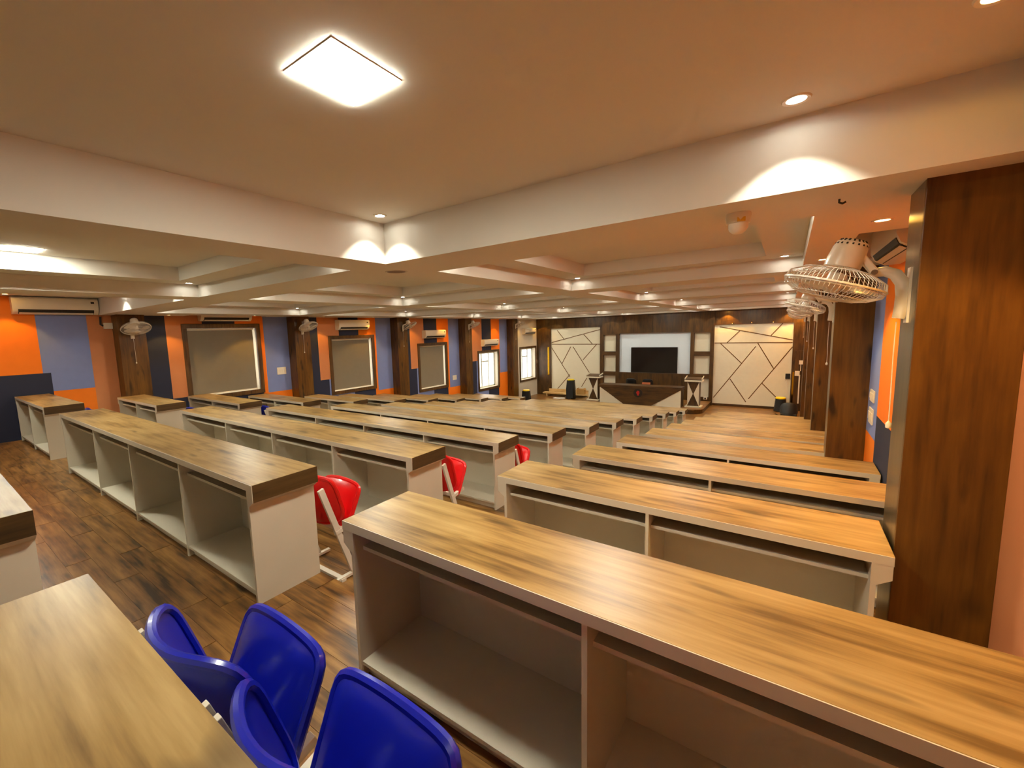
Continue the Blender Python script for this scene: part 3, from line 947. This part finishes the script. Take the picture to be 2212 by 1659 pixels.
# television
t = thing('wall_television', 'large black flat television on the white panel behind the stage table', 'television', (-4.875, YF - 0.03, Z - 2.13))
obj('casing', MB().box(-0.985, 0.985, -0.07, 0.0, 0.0, 1.2).mesh('casing', 'black_plastic', bevel=0.008), t)
obj('screen', MB().box(-0.965, 0.965, -0.073, -0.069, 0.06, 1.18).mesh('screen', 'screen'), t)
obj('speaker_bar', MB().box(-0.95, 0.95, -0.085, -0.07, 0.005, 0.05).mesh('speaker_bar', 'grille_dark', bevel=0.004), t)

# presidium table: x -6.60..-3.28
t = thing('presidium_table', 'wide wooden stage table with tapered brown front and white triangles', 'table', (-4.94, 18.42, SZ))
HW, TH = 1.62, 0.80
obj('table_top', MB().box(-HW - 0.03, HW + 0.03, -0.03, 0.62, TH - 0.10, TH).mesh('table_top', 'stage_wood_x', bevel=0.003), t)
obj('front_panel', MB().box(-HW, HW, 0.02, 0.04, 0, TH - 0.10).mesh('front_panel', 'cream_panel'), t)
obj('tapered_panel', MB().prism([(-HW, TH - 0.10), (-0.60, 0.0), (0.52, 0.0), (HW, TH - 0.10)], 'y', 0.0, 0.02).mesh('tapered_panel', 'stage_wood_x'), t)
em = obj('emblem', MB().lathe([(0.18, 0.0), (0.18, 0.012), (0.165, 0.016), (0.001, 0.016)], 28, Matrix.Translation((0.0, 0.0, 0.50)) @ Matrix.Rotation(math.pi / 2, 4, 'X')).mesh('emblem', 'emblem_dark'), t)
em['label'] = 'round dark emblem with a red mark'
mk = MB()
mk.prism([(-0.075, 0.52), (-0.02, 0.60), (0.05, 0.585), (0.07, 0.50), (0.03, 0.43), (-0.03, 0.445)], 'y', -0.021, -0.016)
mk.prism([(-0.02, 0.445), (0.03, 0.43), (0.045, 0.40), (-0.035, 0.40)], 'y', -0.021, -0.016)
obj('red_mark', mk.mesh('red_mark', 'emblem_red'), em)
for s_ in (-1, 1):
    obj('side_panel', MB().box(s_ * HW - (0.03 if s_ > 0 else 0), s_ * HW + (0.03 if s_ < 0 else 0), 0.04, 0.60, 0, TH - 0.10).mesh('side_panel', 'stage_wood'), t)

# lecterns
def lectern(x, y, label):
    t = thing('lectern', label, 'lectern', (x, y, SZ), 0, 'lecterns on the stage')
    obj('plinth', MB().box(-0.29, 0.29, -0.24, 0.24, 0.0, 0.05).mesh('plinth', 'cream_panel', bevel=0.004), t)
    bd = obj('body', MB().box(-0.21, 0.21, -0.17, 0.19, 0.05, 1.02).mesh('body', 'stage_wood', bevel=0.003), t)
    for s_ in (-1, 1):
        tri = MB().prism([(s_ * 0.205, 0.06), (s_ * 0.205, 1.01), (s_ * 0.012, 0.535)], 'y', -0.182, -0.17)
        obj('white_triangle', tri.mesh('white_triangle', 'cream_panel'), bd)
    obj('collar', MB().box(-0.31, 0.31, -0.25, 0.25, 1.02, 1.085).mesh('collar', 'cream_panel', bevel=0.004), t)
    dk = MB().prism([(-0.23, 1.085), (0.25, 1.085), (0.25, 1.17), (-0.23, 1.11)], 'x', -0.29, 0.29)
    dt = obj('reading_desk', dk.mesh('reading_desk', 'stage_wood_x', bevel=0.003), t)
    for s_ in (-1, 1):
        obj('side_rail', MB().bar((s_ * 0.30, -0.23, 1.13), (s_ * 0.30, 0.25, 1.20), 0.02, 0.05).mesh('side_rail', 'cream_panel'), dt)
lectern(-2.94, 18.95, 'brown and white lectern on the stage, right of the stage table')
lectern(-7.0, 18.98, 'brown and white lectern on the stage, left of the stage table')

# chairs behind the table
def office_chair(x, y, label, cushion):
    t = thing('office_chair', label, 'chair', (x, y, SZ), 0, 'chairs behind the stage table')
    sh = shell(0.40, 0.40, 0.5, (-0.16, 0.50), (-0.28, 0.96), 0.05, 0.0, 4.0, thick=0.04, rim=0.02)
    obj('backrest', sh.mesh('backrest', 'black_plastic', True), t)
    if cushion:
        obj('cover', MB().box(-0.20, 0.14, -0.345, -0.325, 0.50, 0.84).mesh('cover', 'terracotta', bevel=0.004), t)
    obj('seat', MB().box(-0.23, 0.23, -0.20, 0.24, 0.43, 0.49).mesh('seat', 'black_plastic', bevel=0.02), t)
    obj('column', MB().tube([(0, 0, 0.08), (0, 0, 0.43)], 0.028, 10).mesh('column', 'chrome', True), t)
    for j in range(5):
        q = 2 * math.pi * j / 5
        obj('leg', MB().bar((0, 0, 0.09), (0.28 * math.cos(q), 0.28 * math.sin(q), 0.04), 0.04, 0.03, (-math.sin(q), math.cos(q), 0)).mesh('leg', 'black_plastic'), t)
        obj('castor', MB().lathe([(0.001, 0), (0.02, 0.005), (0.025, 0.025), (0.001, 0.05)], 10, Matrix.Translation((0.27 * math.cos(q), 0.27 * math.sin(q), 0))).mesh('castor', 'black_plastic', True), t)
office_chair(-5.55, 19.75, 'plain black chair back behind the stage table, left one', False)
office_chair(-4.84, 19.75, 'black chair with a reddish sheet on its back, behind the stage table', True)

# plastic stools, black with yellow tops
def stool_parts():
    body = MB()
    n = 16
    def ring(h, w_, c_):
        out = []
        for j in range(n):
            q = 2 * math.pi * j / n
            s_ = 1 / (abs(math.cos(q)) ** 5 + abs(math.sin(q)) ** 5) ** (1 / 5)
            out.append((w_ * s_ * math.cos(q), w_ * s_ * math.sin(q), h))
        return out
    rings = [ring(0.0, 0.215, 0), ring(0.05, 0.205, 0), ring(0.40, 0.172, 0), ring(0.49, 0.165, 0)]
    vs = [p for r_ in rings for p in r_]
    fs = []
    for i in range(3):
        for j in range(n):
            if i == 0 and j % 4 in (1, 2):
                continue
            fs.append((i * n + j, i * n + (j + 1) % n, (i + 1) * n + (j + 1) % n, (i + 1) * n + j))
    body.add(vs, fs)
    bm_ = body.mesh('body', 'black_plastic', True)
    top = MB().lathe([(0.160, 0.488), (0.166, 0.50), (0.164, 0.535), (0.150, 0.55), (0.001, 0.552)], 20).mesh('seat', 'yellow_plastic', True)
    return [('body', bm_, []), ('seat', top, [])]
stool = kit(stool_parts())
t = thing('plastic_stool', 'black plastic stool with a bright yellow top before the right cream panel', 'stool', (-0.16, 20.25, 0), 0, 'black and yellow plastic stools')
stool(t)
for j in range(6):
    pos = ['bottom one of', 'second from the bottom of', 'third from the bottom of', 'third from the top of', 'second from the top of', 'topmost of'][j]
    t = thing('plastic_stool', f'black stool with yellow top, {pos} the stack left of the stage', 'stool', (-8.50, 19.83, 0.085 * j), 0, 'black and yellow plastic stools')
    stool(t)
t = thing('plastic_stool', 'black plastic stool with yellow top by the cream wall under the last window', 'stool', (-10.15, 18.3, 0), 0, 'black and yellow plastic stools')
stool(t)

# dark padded chair tucked behind the right pillars
t = thing('padded_chair', 'black padded chair with rounded back beside the yellow-topped stool', 'chair', (0.10, 19.25, 0))
sh = shell(0.50, 0.44, 0.4, (-0.05, 0.05), (0.12, 0.46), 0.07, 0.0, 3.0, thick=0.06, rim=0.03)
obj('backrest', sh.mesh('backrest', 'black_plastic', True), t)
obj('seat', MB().box(-0.24, 0.24, -0.06, 0.38, 0.0, 0.09).mesh('seat', 'black_plastic', bevel=0.025), t)
cord = MB().tube([(-0.30, 19.55, 0.012), (-0.22, 19.35, 0.012), (-0.16, 19.15, 0.012), (-0.17, 19.0, 0.012)], 0.012, 6)
tag(obj('power_cable', cord.mesh('power_cable', 'black_plastic', True)), 'black power cable on the floor beside the yellow-topped stool', 'cable')

# bench planks, box and papers left of the stage
t = thing('low_bench', 'low pale wooden bench lying along the stage wall, behind the stool stack', 'bench', (-8.75, 20.25, 0))
obj('seat_board', MB().box(-1.42, 1.10, -0.16, 0.16, 0.13, 0.20).mesh('seat_board', 'bench_wood', bevel=0.004), t)
obj('back_board', MB().box(-1.22, 1.10, 0.18, 0.22, 0.10, 0.36).mesh('back_board', 'bench_wood', bevel=0.004), t)
for x in (-1.2, -0.1, 1.0):
    obj('leg', MB().box(x - 0.03, x + 0.03, -0.14, 0.20, 0, 0.13).mesh('leg', 'bench_wood'), t)
bx_ = thing('cardboard_box', 'small brown cardboard box standing on the low bench right of the stool stack', 'box', (-8.12, 20.20, 0.201))
obj('body', MB().box(-0.19, 0.19, -0.11, 0.11, 0, 0.26).mesh('body', 'cardboard'), bx_)
obj('flap', MB().bar((-0.19, -0.12, 0.26), (-0.19, 0.12, 0.26), 0.10, 0.006, (0.6, 0, 0.8)).mesh('flap', 'cardboard'), bx_)
obj('flap', MB().bar((0.19, -0.12, 0.26), (0.19, 0.12, 0.26), 0.10, 0.006, (-0.6, 0, 0.8)).mesh('flap', 'cardboard'), bx_)
mb = MB()
for j in range(3):
    q = 0.25 * j
    c_, s_ = math.cos(q), math.sin(q)
    P4 = [(-0.21, -0.15), (0.21, -0.15), (0.21, 0.15), (-0.21, 0.15)]
    mb.prism([(x * c_ - y * s_ + 0.08 * j, x * s_ + y * c_) for x, y in P4], 'z', 0.004 + 0.004 * j, 0.007 + 0.004 * j)
tag(obj('paper_sheets', mb.mesh('paper_sheets', 'paper'), None, (-9.15, 19.7, 0)), 'white papers lying on the wooden floor left of the stage', 'papers')

# conduits and boxes on the right wall near the stage
t = thing('cable_trunking', 'white vertical cable trunking with two boxes near the right end of the stage', 'trunking', (0, YF - 0.145, 0))
obj('channel', MB().box(0.355, 0.395, -0.03, 0, 0.30, 1.40).mesh('channel', 'white_plastic'), t)
obj('junction_box', MB().box(0.23, 0.375, -0.05, 0, 1.36, 1.55).mesh('junction_box', 'white_plastic', bevel=0.005), t)
obj('channel', MB().box(0.385, 0.41, -0.03, 0, 1.55, 1.80).mesh('channel', 'white_plastic'), t)
obj('junction_box', MB().box(0.34, 0.50, -0.05, 0, 1.80, 1.95).mesh('junction_box', 'white_plastic', bevel=0.005), t)
obj('channel', MB().box(0.455, 0.48, -0.03, 0, 1.95, 2.30).mesh('channel', 'white_plastic'), t)
obj('backing_board', MB().box(0.21, 0.52, 0, 0.037, 0.28, 2.32).mesh('backing_board', 'stage_wood'), t)
t = thing('control_box', 'small black wall box with a hanging wire on the right cream panel', 'wall box', (0.02, YF - 0.056, 1.23))
obj('casing', MB().box(-0.075, 0.075, -0.05, 0.0, 0.0, 0.20).mesh('casing', 'black_plastic', bevel=0.005), t)
obj('wire', MB().tube([(-0.06, -0.02, 0.0), (-0.09, -0.02, -0.08), (-0.05, -0.02, -0.14), (-0.02, -0.02, -0.05), (0.03, -0.02, -0.5), (0.05, -0.02, -1.0)], 0.006, 5).mesh('wire', 'white_plastic', True), t)
t = thing('wall_socket', 'small white socket at the foot of the wood wall right of the stage', 'socket', (-2.75, YF - 0.14, 0.24))
obj('plate', MB().box(-0.07, 0.07, -0.02, 0, 0, 0.13).mesh('plate', 'white_plastic', bevel=0.004), t)
obj('plug', MB().box(-0.03, 0.03, -0.06, -0.02, 0.02, 0.08).mesh('plug', 'black_plastic', bevel=0.004), t)

# ------------------------------------------------------------------ switch plates and small ceiling fittings
def switch_plate(loc, side, wd, ht, label, n):
    t = thing('switch_plate', label, 'switch', loc, 0, 'white switch plates on the walls')
    s_ = side
    obj('plate', MB().box(min(0, s_ * 0.012), max(0, s_ * 0.012), -wd / 2, wd / 2, 0, ht).mesh('plate', 'white_plastic', bevel=0.002), t)
    for j in range(n):
        y = -wd / 2 + wd * (j + 0.5) / n
        obj('rocker', MB().box(min(s_ * 0.012, s_ * 0.017), max(s_ * 0.012, s_ * 0.017), y - wd / n * 0.36, y + wd / n * 0.36, ht * 0.25, ht * 0.75).mesh('rocker', 'white_plastic', bevel=0.001), t)
switch_plate((XL + 0.006, 6.12, Z - 0.94), 1, 0.25, 0.19, 'wide white switch plate on the lilac stripe right of the first blind', 4)
switch_plate((XL + 0.006, 13.48, Z - 1.88), 1, 0.25, 0.19, 'white switch plate on the lilac stripe right of the third blind', 3)
switch_plate((XL + 0.0, 20.62, Z - 1.75), 1, 0.13, 0.2, 'small white switch plate beside the last window', 2)
switch_plate((XR - 0.006, 6.05, Z - 0.85), -1, 0.24, 0.12, 'upper white switch plate on the lilac stripe of the right wall', 4)
switch_plate((XR - 0.006, 6.05, Z - 1.08), -1, 0.24, 0.16, 'lower white switch plate on the lilac stripe of the right wall', 3)
t = thing('smoke_detector', 'white smoke detector with a yellow label under the ceiling beam', 'detector', (-0.24, 2.72, ZS))
obj('base', MB().lathe([(0.056, 0.0), (0.058, -0.012), (0.054, -0.050)], 24).mesh('base', 'white_plastic', True), t)
obj('sensor_head', MB().lathe([(0.046, -0.050), (0.045, -0.072), (0.036, -0.088), (0.022, -0.100), (0.001, -0.103)], 24).mesh('sensor_head', 'white_plastic', True), t)
obj('sticker', MB().bar((0.0, -0.055, -0.038), (0.035, -0.045, -0.038), 0.022, 0.004, (0, 0, 1)).mesh('sticker', 'smoke_yellow'), t)
t = thing('ceiling_speaker', 'round flush speaker grille where the ceiling beams cross', 'speaker', (-2.86, 2.80, ZS))
obj('rim', MB().lathe([(0.085, -0.004), (0.095, -0.006), (0.10, 0.0), (0.085, 0.002)], 28, None, False).mesh('rim', 'plaster', True), t)
obj('grille', MB().lathe([(0.085, -0.004), (0.085, 0.002)], 28).mesh('grille', 'inlay'), t)
t = thing('ceiling_hook', 'small dark metal hook under the beam beside the nearest pillar', 'hook', (0.16, 2.76, ZS))
obj('stem', MB().tube([(0, 0, 0), (0, 0, -0.015), (0.012, 0, -0.022), (0.024, 0, -0.016)], 0.005, 6).mesh('stem', 'grille_dark', True), t)
t = thing('junction_box', 'small white junction box beside the air conditioner at far left', 'wall box', (XL + 0.006, 2.58, Z + 0.30))
obj('plate', MB().box(0, 0.05, -0.07, 0.07, 0, 0.12).mesh('plate', 'white_plastic', bevel=0.004), t)
obj('pipe', MB().tube([(0.02, -0.07, 0.06), (0.02, -0.11, 0.09), (0.02, -0.10, 0.24)], 0.018, 8).mesh('pipe', 'grille_dark', True), t)
